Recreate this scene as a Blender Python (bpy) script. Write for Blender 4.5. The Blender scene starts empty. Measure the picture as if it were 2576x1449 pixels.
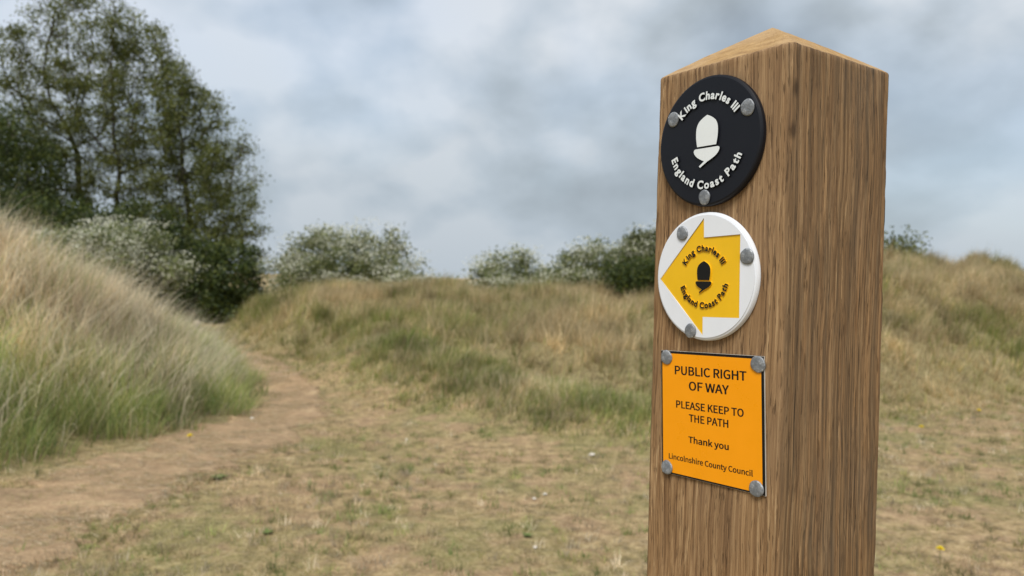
import bpy, bmesh, math, random
import numpy as np
from mathutils import Vector, Matrix, noise as mnoise
R = math.radians
random.seed(4)
rng = np.random.default_rng(11)
S = bpy.context.scene
COL = S.collection

# ------------------------------------------------------------------ camera
HC = 1.15                                   # camera height above the turf
cd = bpy.data.cameras.new("camera"); cam = bpy.data.objects.new("camera", cd); COL.objects.link(cam)
PITCH, ROLL = R(-0.7235), R(1.3066)
f = Vector((0, math.cos(PITCH), math.sin(PITCH))); u = Vector((0, -math.sin(PITCH), math.cos(PITCH))); r = Vector((1, 0, 0))
r2 = r*math.cos(ROLL) + u*math.sin(ROLL); u2 = u*math.cos(ROLL) - r*math.sin(ROLL)
M = Matrix((r2, u2, -f)).transposed().to_4x4(); M.translation = Vector((0, 0, HC)); cam.matrix_world = M
cd.sensor_width = 36; cd.lens = 26.647; cd.clip_start = 0.02; cd.clip_end = 3000
cd.dof.use_dof = True; cd.dof.focus_distance = 0.425; cd.dof.aperture_fstop = 14.0
S.camera = cam

# ------------------------------------------------------------------ sky, sun, exposure
SUN_DIR = Vector((-0.16, -0.56, 0.81)).normalized()      # towards the sun behind the cloud
world = bpy.data.worlds.new("World"); S.world = world; world.use_nodes = True
S.view_settings.view_transform = 'Standard'; S.view_settings.look = 'None'
S.view_settings.exposure = 1.27; S.view_settings.gamma = 1.0; S.view_settings.use_curve_mapping = False

class NT:
    """small wrapper for building node trees"""
    def __init__(s, tree): s.t = tree; s.n = tree.nodes; s.l = tree.links; s.n.clear()
    def put(s, sock, v):
        if v is None: return
        if hasattr(v, "is_output"): s.l.new(v, sock)
        else: sock.default_value = v
    def node(s, typ, ins=None, out=0, **kw):
        nd = s.n.new(typ)
        for k, v in kw.items(): setattr(nd, k, v)
        for k, v in (ins or {}).items(): s.put(nd.inputs[k], v)
        return nd.outputs[out] if out is not None and len(nd.outputs) else nd
    def math(s, op, a, b=None, c=None, clamp=False):
        nd = s.n.new("ShaderNodeMath"); nd.operation = op; nd.use_clamp = clamp
        for i, v in enumerate((a, b, c)): s.put(nd.inputs[i], v)
        return nd.outputs[0]
    def vmath(s, op, a, b=None):
        nd = s.n.new("ShaderNodeVectorMath"); nd.operation = op
        s.put(nd.inputs[0], a); s.put(nd.inputs[1], b)
        return nd.outputs[0]
    def noise(s, vec, scale, detail=4, rough=.5, dist=0.0, out=0):
        return s.node("ShaderNodeTexNoise", {"Vector": vec, "Scale": scale, "Detail": detail, "Roughness": rough, "Distortion": dist}, out)
    def ramp(s, fac, stops, interp='LINEAR'):
        nd = s.n.new("ShaderNodeValToRGB"); nd.color_ramp.interpolation = interp
        e = nd.color_ramp.elements
        while len(e) < len(stops): e.new(.5)
        for x, (p, c) in zip(e, stops):
            x.position = p; x.color = (*c, 1) if not isinstance(c, (int, float)) else (c, c, c, 1)
        s.put(nd.inputs[0], fac); return nd.outputs[0]
    def mix(s, fac, a, b, blend='MIX'):
        nd = s.n.new("ShaderNodeMix"); nd.data_type = 'RGBA'; nd.blend_type = blend
        s.put(nd.inputs[0], fac)
        for i, v in ((6, a), (7, b)):
            if isinstance(v, tuple) and len(v) == 3: v = (*v, 1)
            s.put(nd.inputs[i], v)
        return nd.outputs[2]
    def mapr(s, v, a, b, c=0, d=1):
        return s.node("ShaderNodeMapRange", {0: v, 1: a, 2: b, 3: c, 4: d})

SKYZ, SKYO = 31, (1, 1, 0)
def build_sky():
    t = NT(world.node_tree)
    sky = t.node("ShaderNodeTexSky", sky_type='NISHITA', sun_disc=False,
                 sun_elevation=math.asin(SUN_DIR.z), sun_rotation=math.atan2(SUN_DIR.x, SUN_DIR.y),
                 air_density=1.0, dust_density=1.5, ozone_density=1.0)
    d = t.node("ShaderNodeTexCoord", out=0)                     # Generated: the direction
    sep = t.node("ShaderNodeSeparateXYZ", {0: d}, None)
    z = t.math('MAXIMUM', sep.outputs[2], 0.0)
    k = t.math('DIVIDE', 1.0, t.math('ADD', z, 0.60))           # clouds lie on a flat layer overhead
    p = t.node("ShaderNodeCombineXYZ", {0: t.math('MULTIPLY', sep.outputs[0], k), 1: t.math('MULTIPLY', sep.outputs[1], k), 2: SKYZ})
    p = t.vmath('ADD', p, SKYO)
    big = t.noise(p, 2.6, 2, .45, .1)
    mid = t.noise(t.vmath('ADD', p, (3.1, 7.7, 1.0)), 6.0, 4, .46, .15)
    fine = t.noise(t.vmath('ADD', p, (9.1, 2.3, 5.0)), 15.0, 4, .5, .1)
    m = t.math('ADD', t.math('MULTIPLY', big, .60), t.math('ADD', t.math('MULTIPLY', mid, .33), t.math('MULTIPLY', fine, .07)))
    cloud = t.ramp(m, [(.40, (1.38, 1.57, 1.72)), (.46, (1.76, 2.00, 2.20)), (.52, (2.28, 2.56, 2.84)), (.585, (3.0, 3.18, 3.38))])
    # thin gaps of blue sky; the layer is bluer and dimmer towards the horizon
    gap = t.mapr(t.noise(t.vmath('ADD', p, (1.7, 4.4, 8.0)), 1.6, 3, .5, .3), .50, .68, .02, .22)
    low = t.mapr(z, 0.0, 0.30, 1, 0)
    cloud = t.mix(t.math('MULTIPLY', low, .70), cloud, (1.66, 1.96, 2.22))
    fac = t.math('SUBTRACT', 1.0, t.math('MULTIPLY', gap, t.mapr(z, .02, .2, .15, 1)))
    c = t.mix(fac, sky, cloud)
    bg = t.node("ShaderNodeBackground", {"Color": c, "Strength": 0.1})
    t.node("ShaderNodeOutputWorld", {"Surface": bg})
build_sky()
sd = bpy.data.lights.new("sun", 'SUN'); sd.energy = 1.5; sd.angle = R(25); sd.color = (1, .95, .88)
sun = bpy.data.objects.new("sun", sd); COL.objects.link(sun); sun.location = (-3, -5, 9)
sun.rotation_euler = SUN_DIR.to_track_quat('Z', 'Y').to_euler()

# ------------------------------------------------------------------ helpers
def tag(o, label=None, cat=None, group=None, kind=None):
    for k, v in (("label", label), ("category", cat), ("group", group), ("kind", kind)):
        if v: o[k] = v
    return o
def empty(name, loc=(0, 0, 0), rot=(0, 0, 0)):
    o = bpy.data.objects.new(name, None); COL.objects.link(o); o.location = loc; o.rotation_euler = rot; o.empty_display_size = .05
    return o
def obj(name, me, mats, parent=None, loc=None, rot=None, smooth=False):
    o = bpy.data.objects.new(name, me); COL.objects.link(o)
    for m in (mats if isinstance(mats, (list, tuple)) else [mats]):
        if m and m.name not in [x.name for x in me.materials if x]: me.materials.append(m)
    if parent: o.parent = parent
    if loc is not None: o.location = loc
    if rot is not None: o.rotation_euler = rot
    if smooth: me.polygons.foreach_set("use_smooth", np.ones(len(me.polygons), bool))
    return o
def mesh_np(name, V, F, colors=None):
    """mesh from numpy: V (n,3), F (m,k) with k = 3 or 4; colors (n,3) per vertex"""
    me = bpy.data.meshes.new(name); V = np.ascontiguousarray(V, np.float32); F = np.ascontiguousarray(F, np.int32)
    k = F.shape[1]
    me.vertices.add(len(V)); me.vertices.foreach_set("co", V.ravel())
    me.loops.add(F.size); me.loops.foreach_set("vertex_index", F.ravel())
    me.polygons.add(len(F)); me.polygons.foreach_set("loop_start", np.arange(0, F.size, k, dtype=np.int32))
    me.update(calc_edges=True)
    if colors is not None:
        a = me.color_attributes.new("tint", 'FLOAT_COLOR', 'POINT')
        c = np.ones((len(V), 4), np.float32); c[:, :3] = colors; a.data.foreach_set("color", c.ravel())
    return me
def material(name):
    m = bpy.data.materials.new(name); m.use_nodes = True
    return m, NT(m.node_tree)
def finish(t, color, rough=.7, bump=None, metallic=0.0, spec=.5, bump_strength=.3, bump_dist=.001, **kw):
    ins = {"Base Color": color if not (isinstance(color, tuple) and len(color) == 3) else (*color, 1), "Roughness": rough, "Metallic": metallic, "Specular IOR Level": spec}
    if bump is not None:
        ins["Normal"] = t.node("ShaderNodeBump", {"Height": bump, "Strength": bump_strength, "Distance": bump_dist})
    ins.update(kw)
    b = t.node("ShaderNodeBsdfPrincipled", ins)
    t.node("ShaderNodeOutputMaterial", {"Surface": b})
def obj_coord(t): return t.node("ShaderNodeTexCoord", out=3)

# ------------------------------------------------------------------ shape of the land
def seg_dist(P, poly):
    """signed distance (inside positive) of points P (n,2) to a closed polygon"""
    poly = np.array(poly, float); A = poly; B = np.roll(poly, -1, 0)
    d2 = np.full(len(P), 1e18); inside = np.zeros(len(P), bool)
    for a, b in zip(A, B):
        ab = b-a; t = np.clip(((P-a)@ab)/(ab@ab), 0, 1)
        q = P-(a+t[:, None]*ab); d2 = np.minimum(d2, (q*q).sum(1))
        cond = (a[1] > P[:, 1]) != (b[1] > P[:, 1])
        with np.errstate(divide='ignore', invalid='ignore'):
            xx = a[0]+(P[:, 1]-a[1])*(b[0]-a[0])/(b[1]-a[1])
        inside ^= cond & (P[:, 0] < xx)
    d = np.sqrt(d2); return np.where(inside, d, -d)
def sstep(a, b, x):
    t = np.clip((x-a)/(b-a), 0, 1); return t*t*(3-2*t)
# value noise in numpy
_perm = rng.random((256, 256))
def vnoise(x, y, sc):
    x = np.asarray(x)*sc+500.3; y = np.asarray(y)*sc+500.7
    i = np.floor(x).astype(int); j = np.floor(y).astype(int); fx = x-i; fy = y-j
    fx = fx*fx*(3-2*fx); fy = fy*fy*(3-2*fy)
    g = lambda a, b: _perm[a % 256, b % 256]
    return (g(i, j)*(1-fx)+g(i+1, j)*fx)*(1-fy)+(g(i, j+1)*(1-fx)+g(i+1, j+1)*fx)*fy
def fbm(x, y, sc, o=3):
    v = 0; a = .5; tot = 0
    for k in range(o):
        v = v+a*vnoise(x+17*k, y-9*k, sc); tot += a; a *= .5; sc *= 2.1
    return v/tot
DUNE_L = [(-9, -5), (-5.2, 0), (-3.5, 2.6), (-2.72, 4.03), (-2.63, 4.62), (-2.32, 5.1), (-2.02, 6.0), (-2.2, 6.98), (-2.9, 8.6), (-3.95, 10.7), (-4.7, 11.5), (-6.5, 12.2), (-40, 13.5), (-40, -12)]
DUNE_M = [(-5.2, 12.7), (-4.3, 11.5), (-3.2, 10.6), (-2.35, 9.06), (-1.54, 7.6), (-.65, 6.8), (.65, 6.5), (2, 6.5), (3.44, 6.9), (5.27, 7.8), (9, 8.4), (20, 9), (70, 22), (70, 70), (-14, 70), (-6.6, 17.6)]
BANKS = [(-1.55, 8.2, 1.7, 5.3, .34, .62)]
BANK = [(-2.3, 8.9), (-1.75, 7.7), (-1.0, 6.85), (.1, 5.75), (1.2, 4.95), (2.3, 4.75), (2.4, 5.3), (1.5, 6.0), (.4, 6.7), (-.6, 7.7), (-1.5, 8.9)]
def dune_d(P): return seg_dist(P, DUNE_L), seg_dist(P, DUNE_M)
def height(x, y, dd=None):
    x = np.asarray(x, float); y = np.asarray(y, float)
    P = np.stack([x.ravel(), y.ravel()], -1)
    dl, dm = dd if dd else dune_d(P)
    dl = dl.reshape(x.shape); dm = dm.reshape(x.shape)
    lumps = fbm(x, y, .9, 3)-.5
    cap = np.interp(y, [0, 4, 6, 7.5, 8.5, 9.5, 11, 14], [2.0, 1.72, 1.28, .66, .30, .10, .04, .05])+lumps*.25
    hl = 2.25*sstep(0, 3.3, dl)
    hl = np.where(dl > 0, -np.log(np.exp(-hl*5)+np.exp(-np.maximum(cap, .05)*5))/5+np.log(1+np.exp(-np.maximum(cap, .05)*5))/5, 0)
    az = x/np.maximum(y, .1)
    top = np.interp(az, [-.4, -.28, -.15, -.02, .06, .14, .25, .40, .49, .552, .583, .604, .635, .68, .8], [1.0, 1.0, .90, .78, .88, .80, .92, 1.15, 1.46, 1.42, 1.28, 1.47, 1.36, 1.18, 1.3])
    ww = np.interp(az, [-.4, -.25, .1], [1.3, 1.7, 2.3])
    hm = top*sstep(0, .9, dm)*(1-np.exp(-np.maximum(dm, 0)/ww))*1.08*(1-.35*sstep(6, 16, dm))*(1+lumps*.6*sstep(0, 2, dm))
    # a low bank runs forward from the path bend, with a hollow behind it
    for (ax_, ay_, bx_, by_, hh_, ww_) in BANKS:
        tt = np.clip(((x-ax_)*(bx_-ax_)+(y-ay_)*(by_-ay_))/((bx_-ax_)**2+(by_-ay_)**2), 0, 1)
        hm = np.where(dm > 0, hm, 0)+hh_*(1-.55*tt)*np.exp(-((x-ax_-tt*(bx_-ax_))**2+(y-ay_-tt*(by_-ay_))**2)/ww_**2)
    base = (fbm(x, y, .45, 2)-.5)*.06*sstep(.3, 3, np.abs(y)+np.abs(x)*.3)
    tus = (fbm(x, y, 2.6, 2)-.5)*.30*np.maximum(sstep(.1, 1.0, dl)*.7, sstep(.2, 1.2, dm))*(np.hypot(x, y) < 40)
    return base+np.maximum(hl, 0)+hm+tus
def hz(x, y): return float(height(np.array([x]), np.array([y]))[0])
HORF = 1907.0
def ground_at(px, py):
    """point of the flat turf seen at a photograph position, used once to read the layout in metres"""
    yh = 700+.0228*(px-1288); Y = HC*HORF/(py-yh); return (px-1288)/HORF*Y, Y

# path: centre line (x, y) and half width in metres
PATH = [(-4.5, 11.5, .12), (-3.65, 10.5, .22), (-3.05, 9.4, .26), (-2.45, 8.0, .28), (-1.98, 6.8, .28), (-1.85, 5.7, .33), (-2.03, 4.7, .40), (-2.2, 3.8, .44), (-2.35, 3.0, .46), (-2.5, 1.8, .62), (-2.9, 0.2, .6), (-3.8, -2.5, .6)]
def path_sample():
    P = np.array(PATH); n = len(P); out = []
    for i in range(n-1):
        p0, p1, p2, p3 = P[max(i-1, 0)], P[i], P[i+1], P[min(i+2, n-1)]
        for t in np.linspace(0, 1, 24, endpoint=False):
            out.append(.5*((2*p1)+(-p0+p2)*t+(2*p0-5*p1+4*p2-p3)*t*t+(-p0+3*p1-3*p2+p3)*t**3))
    return np.array(out)
PS = path_sample()
def path_d(x, y):
    """distance outside the path's edge (negative on it)"""
    d = np.full(x.shape, 1e9)
    for i in range(0, len(PS), 3):
        d = np.minimum(d, np.hypot(x-PS[i, 0], y-PS[i, 1])-PS[i, 2])
    return d

# ------------------------------------------------------------------ ground materials
def mat_ground():
    m, t = material("turf_soil"); p = obj_coord(t)
    n1 = t.noise(p, 1.1, 5, .6); n2 = t.noise(p, 12, 5, .7); n3 = t.noise(p, 55, 4, .6)
    straw = t.ramp(n2, [(.34, (.105, .072, .036)), (.45, (.285, .195, .095)), (.55, (.46, .325, .165)), (.66, (.64, .47, .26))])
    green = t.ramp(n2, [(.3, (.085, .09, .025)), (.5, (.20, .195, .06)), (.7, (.36, .325, .12))])
    c = t.mix(t.mapr(n1, .42, .58, .1, .9), straw, green)
    n4 = t.noise(p, 3.2, 4, .6); c = t.mix(t.mapr(n4, .50, .62, 0, .75), c, t.ramp(n2, [(.35, (.28, .17, .10)), (.65, (.56, .37, .22))]))
    lit = t.ramp(t.noise(p, 16, 4, .65), [(.3, (.080, .076, .028)), (.5, (.19, .17, .066)), (.7, (.34, .30, .135))])
    c = t.mix(t.node("ShaderNodeAttribute", attribute_name="tint", out=2), c, lit)
    c = t.mix(.40, c, t.ramp(n3, [(.3, (.12, .09, .05)), (.5, (.30, .23, .14)), (.7, (.58, .47, .32))]))
    finish(t, c, .95, t.math('ADD', n2, n3), bump_strength=.8, bump_dist=.02, spec=.1); return m
def mat_path():
    m, t = material("sandy_path_soil"); p = obj_coord(t)
    w = t.vmath('MULTIPLY', p, (1.0, 2.2, 1.0))
    n1 = t.noise(w, 2.2, 5, .6, .4); n2 = t.noise(w, 14, 5, .65); n3 = t.noise(p, 70, 4, .6)
    c = t.ramp(n1, [(.33, (.20, .135, .078)), (.45, (.35, .232, .132)), (.55, (.46, .30, .175)), (.66, (.57, .42, .24))])
    c = t.mix(.4, c, t.ramp(n2, [(.33, (.15, .10, .058)), (.5, (.40, .275, .16)), (.66, (.66, .50, .30))]))
    c = t.mix(.25, c, t.ramp(n3, [(.35, (.14, .10, .065)), (.65, (.48, .38, .26))]))
    finish(t, c, .95, t.math('ADD', n2, n3), bump_strength=.8, bump_dist=.015, spec=.1); return m
def mat_tint(name, transl=.35, rough=.6, spec=.25):
    """leaf or blade whose colour is its own tint"""
    m, t = material(name)
    c = t.node("ShaderNodeAttribute", attribute_name="tint")
    b = t.node("ShaderNodeBsdfPrincipled", {"Base Color": c, "Roughness": rough, "Specular IOR Level": spec})
    tr = t.node("ShaderNodeBsdfTranslucent", {"Color": c})
    mx = t.node("ShaderNodeMixShader", {0: transl, 1: b, 2: tr})
    t.node("ShaderNodeOutputMaterial", {"Surface": mx}); return m
M_GROUND, M_PATH = mat_ground(), mat_path()
M_BLADE = mat_tint("grass_blade", .5); M_LEAF = mat_tint("leaf", .4, .5, .3); M_PETAL = mat_tint("petal", .3, .6, .2)

# ------------------------------------------------------------------ ground sheet to the horizon
def warp(n, fine, far):
    t = np.linspace(-1, 1, n); return np.sign(t)*(fine*np.abs(t)+(far-fine)*np.abs(t)**5)
gx = warp(301, 13, 900); gy = warp(301, 15, 900)+6
GX, GY = np.meshgrid(gx, gy); GZ = height(GX, GY)
GZ = np.where(np.hypot(GX, GY) > 80, GZ*0, GZ)
idx = np.arange(GX.size).reshape(GX.shape)
F = np.stack([idx[:-1, :-1], idx[:-1, 1:], idx[1:, 1:], idx[1:, :-1]], -1).reshape(-1, 4)
_dl, _dm = dune_d(np.stack([GX.ravel(), GY.ravel()], -1))
_th = np.maximum(sstep(-.1, .35, _dl), sstep(-.1, .6, _dm))          # share of dead grass litter on the dunes
g = obj("ground", mesh_np("ground", np.stack([GX, GY, GZ], -1).reshape(-1, 3), F, np.repeat(_th[:, None], 3, 1)), M_GROUND, smooth=True)
tag(g, "dry turf ground rising into low grassy dunes", "ground", kind="structure")

def build_path():
    V = []; n = 33
    for i, (x, y, w) in enumerate(PS):
        a = PS[min(i+1, len(PS)-1)]-PS[max(i-1, 0)]; d = np.array([-a[1], a[0]])/np.hypot(a[0], a[1])
        wl = w*(1+.7*(vnoise(0.0, i*1.0, .21)-.5)+.6*(vnoise(9.0, i*1.0, .8)-.5)); wr = w*(1+.7*(vnoise(40.0, i*1.0, .19)-.5)+.6*(vnoise(60.0, i*1.0, .8)-.5))
        for k in range(n):
            s = k/(n-1)*2-1; o = s*(wl if s > 0 else wr)
            V.append((x+d[0]*o, y+d[1]*o))
    V = np.array(V); Z = height(V[:, 0], V[:, 1]); s = np.abs(np.tile(np.linspace(-1, 1, n), len(PS)))
    Z = Z+.014+(fbm(V[:, 0], V[:, 1], 5.0, 3)-.5)*.030*(s < .95)-.024*(s > .99)
    I = np.arange(len(V)).reshape(-1, n)
    F = np.stack([I[:-1, :-1], I[:-1, 1:], I[1:, 1:], I[1:, :-1]], -1).reshape(-1, 4)
    o = obj("path", mesh_np("path", np.column_stack([V, Z]), F), M_PATH, smooth=True)
    tag(o, "worn sandy footpath winding left between the dunes", "path", kind="structure")
build_path()

# ------------------------------------------------------------------ grass
def blades(base, length, az, lean, curl, width, col, segs=3, flat=.0):
    """ribbons: base (n,3); lean start angle from vertical; curl extra angle to the tip"""
    n = len(base); V = np.zeros((n, 2*segs+1, 3), np.float32)
    side = np.stack([-np.sin(az+flat), np.cos(az+flat), np.zeros(n)], -1)
    pos = base.copy(); seg = length/segs
    for k in range(segs+1):
        t = k/segs
        wk = width*(1-t)**.7*.5
        if k < segs:
            V[:, 2*k] = pos-side*wk[:, None]; V[:, 2*k+1] = pos+side*wk[:, None]
        else: V[:, 2*segs] = pos
        a = lean+curl*(t+.5/segs)
        pos = pos+np.stack([np.sin(a)*np.cos(az), np.sin(a)*np.sin(az), np.cos(a)], -1)*seg[:, None]
    off = (np.arange(n)*(2*segs+1))[:, None]; F = []
    for k in range(segs-1):
        F.append(off+np.array([[2*k, 2*k+1, 2*k+3]])); F.append(off+np.array([[2*k, 2*k+3, 2*k+2]]))
    F.append(off+np.array([[2*segs-2, 2*segs-1, 2*segs]]))
    F = np.stack(F, 1).reshape(-1, 3)
    return V.reshape(-1, 3), F, np.repeat(col, 2*segs+1, 0)
def pick(cols, w, n):
    cols = np.array(cols); i = rng.choice(len(cols), n, p=np.array(w)/sum(w)); return cols[i]
STRAW = np.array([(.71, .595, .425), (.60, .49, .33), (.79, .685, .515), (.52, .41, .255)])
GREEN = np.array([(.27, .325, .11), (.34, .365, .135), (.20, .27, .085), (.42, .40, .16)])
def tint_mix(n, pg, var=.25):
    """blade colours: straw or green with probability pg (array)"""
    s = STRAW[rng.integers(0, 4, n)]; g_ = GREEN[rng.integers(0, 4, n)]
    c = np.where((rng.random(n) < pg)[:, None], g_, s)
    return c*(1+var*(rng.random((n, 1))-.5)*2)

def marram(name, poly, bounds, n_clump, per, len_rng, green_fn, label, xlim=(-.80, .86), tone=(1, 1, 1), wid=(.004, .008), foot=(.45, .9), segs=3, d0=.02, ramp=.5):
    x = rng.uniform(bounds[0], bounds[1], n_clump*3); y = rng.uniform(bounds[2], bounds[3], n_clump*3)
    d = seg_dist(np.stack([x, y], -1), poly)
    patch = fbm(x, y, 1.3, 2)
    k = (d > d0) & (x/np.maximum(y, .5) > xlim[0]) & (x/np.maximum(y, .5) < xlim[1]) & (rng.random(len(x)) < sstep(d0, ramp, d)*.8+.22) & (patch+rng.random(len(x))*.6 > .5)
    x, y, d = x[k][:n_clump], y[k][:n_clump], d[k][:n_clump]
    n = len(x)*per
    ci = np.repeat(np.arange(len(x)), per)
    caz = rng.uniform(0, 2*np.pi, n); rad = np.abs(rng.normal(0, .055, n))
    bx = x[ci]+rad*np.cos(caz); by = y[ci]+rad*np.sin(caz); bz = height(bx, by)-.01
    fw = np.interp(x/y, [-.32, -.05], [.7, foot[1]]) if foot[1] > 1 else foot[1]
    cl = rng.uniform(.65, 1.15, len(x))*(foot[0]+(1-foot[0])*sstep(-.2, 1, d/fw))
    L = rng.uniform(*len_rng, n)*cl[ci]
    # wind from the left combs the blades to the right
    cdir = caz+rng.normal(0, .4, n)
    cw = rng.normal(.35, .45, len(x))[ci]; cv = rng.normal(-.25, .45, len(x))[ci]      # every tussock leans its own way
    ax = .7*np.cos(cdir)+cw; ay = .7*np.sin(cdir)+cv; az = np.arctan2(ay, ax)
    lean = np.abs(rng.normal(.22, .18, n)); curl = np.abs(rng.normal(.75, .45, n))
    cg = np.clip((green_fn(x, y, d)+rng.normal(0, .25, len(x))-.5)*1.6+.5, .03, .97)
    ctone = rng.uniform(.65, 1.30, len(x))*(.55+.9*fbm(x+70, y+20, 2.6, 2))
    col = tint_mix(n, cg[ci])*ctone[ci][:, None]*np.array(tone)
    V, F, C = blades(np.stack([bx, by, bz], -1), L, az, lean, curl, rng.uniform(*wid, n), col, segs, rng.normal(0, .7, n))
    o = obj(name, mesh_np(name, V, F, C), M_BLADE); tag(o, label, "grass", kind="stuff"); return o
def green_left(x, y, d):       # straw on top, green on the lower flank
    return .84-.72*sstep(.35, 1.4, d)+.5*(fbm(x, y, .9, 2)-.5)
def green_mid(x, y, d):
    return .52-.34*sstep(.6, 2.2, d)+1.1*(fbm(x+30, y, .8, 2)-.5)
marram("marram_grass", DUNE_L, (-6.6, -1.9, 3.0, 11.2), 3300, 26, (.26, .52), green_left, "pale straw and green marram grass covering the left dune", tone=(1.26, 1.29, 1.36), wid=(.003, .0065))
marram("marram_grass", DUNE_M, (-6.5, 12.5, 5.7, 15.5), 10800, 20, (.18, .38), green_mid, "olive brown rough grass covering the dune behind the post", tone=(.88, .85, .72), wid=(.004, .008), foot=(.30, 1.8), segs=2, d0=-.5, ramp=1.2)

marram("marram_grass", BANK, (-2.4, 2.5, 4.6, 9.0), 2600, 20, (.10, .24), lambda x, y, d: .62+1.0*(fbm(x+12, y, 1.3, 2)-.5), "green grass on the low bank running from the path bend towards the post", tone=(1.05, 1.04, 1.0), wid=(.003, .006), foot=(.45, .5), segs=2, d0=-.15, ramp=.3)
def wisps():
    """long pale dead stems bending out of the left dune"""
    m = 1300; x = rng.uniform(-6.4, -2.2, m); y = rng.uniform(3.6, 10.5, m); d = seg_dist(np.stack([x, y], -1), DUNE_L); k = (d > .35) & (x/y > -.82); x, y = x[k], y[k]
    ci = np.repeat(np.arange(len(x)), 7); n = len(ci)
    bx = x[ci]+rng.normal(0, .05, n); by = y[ci]+rng.normal(0, .05, n)
    az = rng.normal(-.5, .7, len(x))[ci]+rng.normal(0, .3, n)
    V, F, C = blades(np.stack([bx, by, height(bx, by)], -1), rng.uniform(.45, .72, n), az, np.abs(rng.normal(.25, .15, n)), rng.uniform(.6, 1.7, n), rng.uniform(.004, .008, n), np.array((.84, .76, .58))*(.8+.3*rng.random((n, 1))), 4, rng.normal(0, .6, n))
    o = obj("dead_stems", mesh_np("dead_stems", V, F, C), M_BLADE); tag(o, "long pale dead grass stems bending out of the left dune", "grass", kind="stuff")
wisps()
def turf():
    n = 290000
    # denser where the camera is near
    y = 1.3+8.2*rng.random(n)**1.7; x = (rng.random(n)*2-1)*(.85*y+.5)
    P = np.stack([x, y], -1); dl, dm = dune_d(P); pd = path_d(x, y)
    keep = (dl < .35) & (dm < .5) & (rng.random(n) < np.clip(sstep(-.35, .25, pd+(fbm(x, y, 3.0, 2)-.5)*1.3)+.13, 0, 1))
    bare = fbm(x, y, 1.1, 3)
    keep &= rng.random(n) < np.clip((bare-.38)*4.6, .10, 1)
    x, y, pd = x[keep], y[keep], pd[keep]; n = len(x)
    z = height(x, y)-.004
    gr = np.clip((fbm(x+50, y, 1.9, 3)-.5)*6.0+.34, .04, .92)
    tuft = fbm(x, y, 7.0, 2)
    L = rng.uniform(.018, .05, n)*(.30+2.6*np.clip(tuft-.35, 0, .6)+.5*np.clip(bare[keep]-.5, 0, 1))
    col = tint_mix(n, gr)*np.array((1.06, .97, .95))*(-.05+1.8*fbm(x+9, y+4, 9.0, 3)).clip(.3, 1.6)[:, None]
    V, F, C = blades(np.stack([x, y, z], -1), L, rng.uniform(0, 2*np.pi, n), np.abs(rng.normal(.5, .35, n)), np.abs(rng.normal(.7, .4, n)), rng.uniform(.0018, .004, n), col, 2, rng.normal(0, .7, n))
    # standing tufts, each with its own colour
    m = 9000; ty = 1.4+6.5*rng.random(m)**1.5; tx = (rng.random(m)*2-1)*(.85*ty+.4); tp = np.stack([tx, ty], -1); a_, b_ = dune_d(tp)
    ok = (a_ < .3) & (b_ < .6) & (path_d(tx, ty) > -.15+.3*rng.random(m)) & (fbm(tx, ty, 1.7, 2)+.35*rng.random(m) > .60); tx, ty = tx[ok], ty[ok]; m = len(tx)
    ci = np.repeat(np.arange(m), 16); q = len(ci); bx = tx[ci]+rng.normal(0, .016, q); by = ty[ci]+rng.normal(0, .016, q)
    tc = tint_mix(m, np.full(m, .55))*rng.uniform(.45, 1.25, (m, 1)); tl = rng.uniform(.03, .085, m)
    V2, F2, C2 = blades(np.stack([bx, by, height(bx, by)-.003], -1), tl[ci]*rng.uniform(.5, 1.1, q), rng.uniform(0, 6.28, q), np.abs(rng.normal(.35, .25, q)), np.abs(rng.normal(.6, .4, q)), rng.uniform(.002, .0042, q), tc[ci]*rng.uniform(.85, 1.15, (q, 1)), 2, rng.normal(0, .7, q))
    F = np.concatenate([F, F2+len(V)]); V = np.concatenate([V, V2]); C = np.concatenate([C, C2])
    # dead straw lying flat on the path
    m = 60000; k = rng.integers(0, len(PS), m); s_ = rng.uniform(-1.1, 1.1, m)*PS[k, 2]
    lx = PS[k, 0]+s_+rng.normal(0, .1, m); ly = PS[k, 1]+rng.normal(0, .12, m); ok = fbm(lx, ly, 2.6, 2)+.25*rng.random(m) > .52; lx, ly = lx[ok], ly[ok]; m = len(lx)
    V2, F2, C2 = blades(np.stack([lx, ly, height(lx, ly)+.016], -1), rng.uniform(.02, .07, m), rng.normal(0, .6, m)+np.where(rng.random(m) < .5, 0, np.pi), np.full(m, 1.45), rng.normal(.08, .05, m), rng.uniform(.002, .0045, m), tint_mix(m, np.full(m, .10))*(.65+.6*rng.random((m, 1))), 2, rng.normal(0, .4, m))
    F = np.concatenate([F, F2+len(V)]); V = np.concatenate([V, V2]); C = np.concatenate([C, C2])
    o = obj("turf_grass", mesh_np("turf_grass", V, F, C), M_BLADE); tag(o, "short dry turf grass round the post and along the path", "grass", kind="stuff")
turf()

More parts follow.
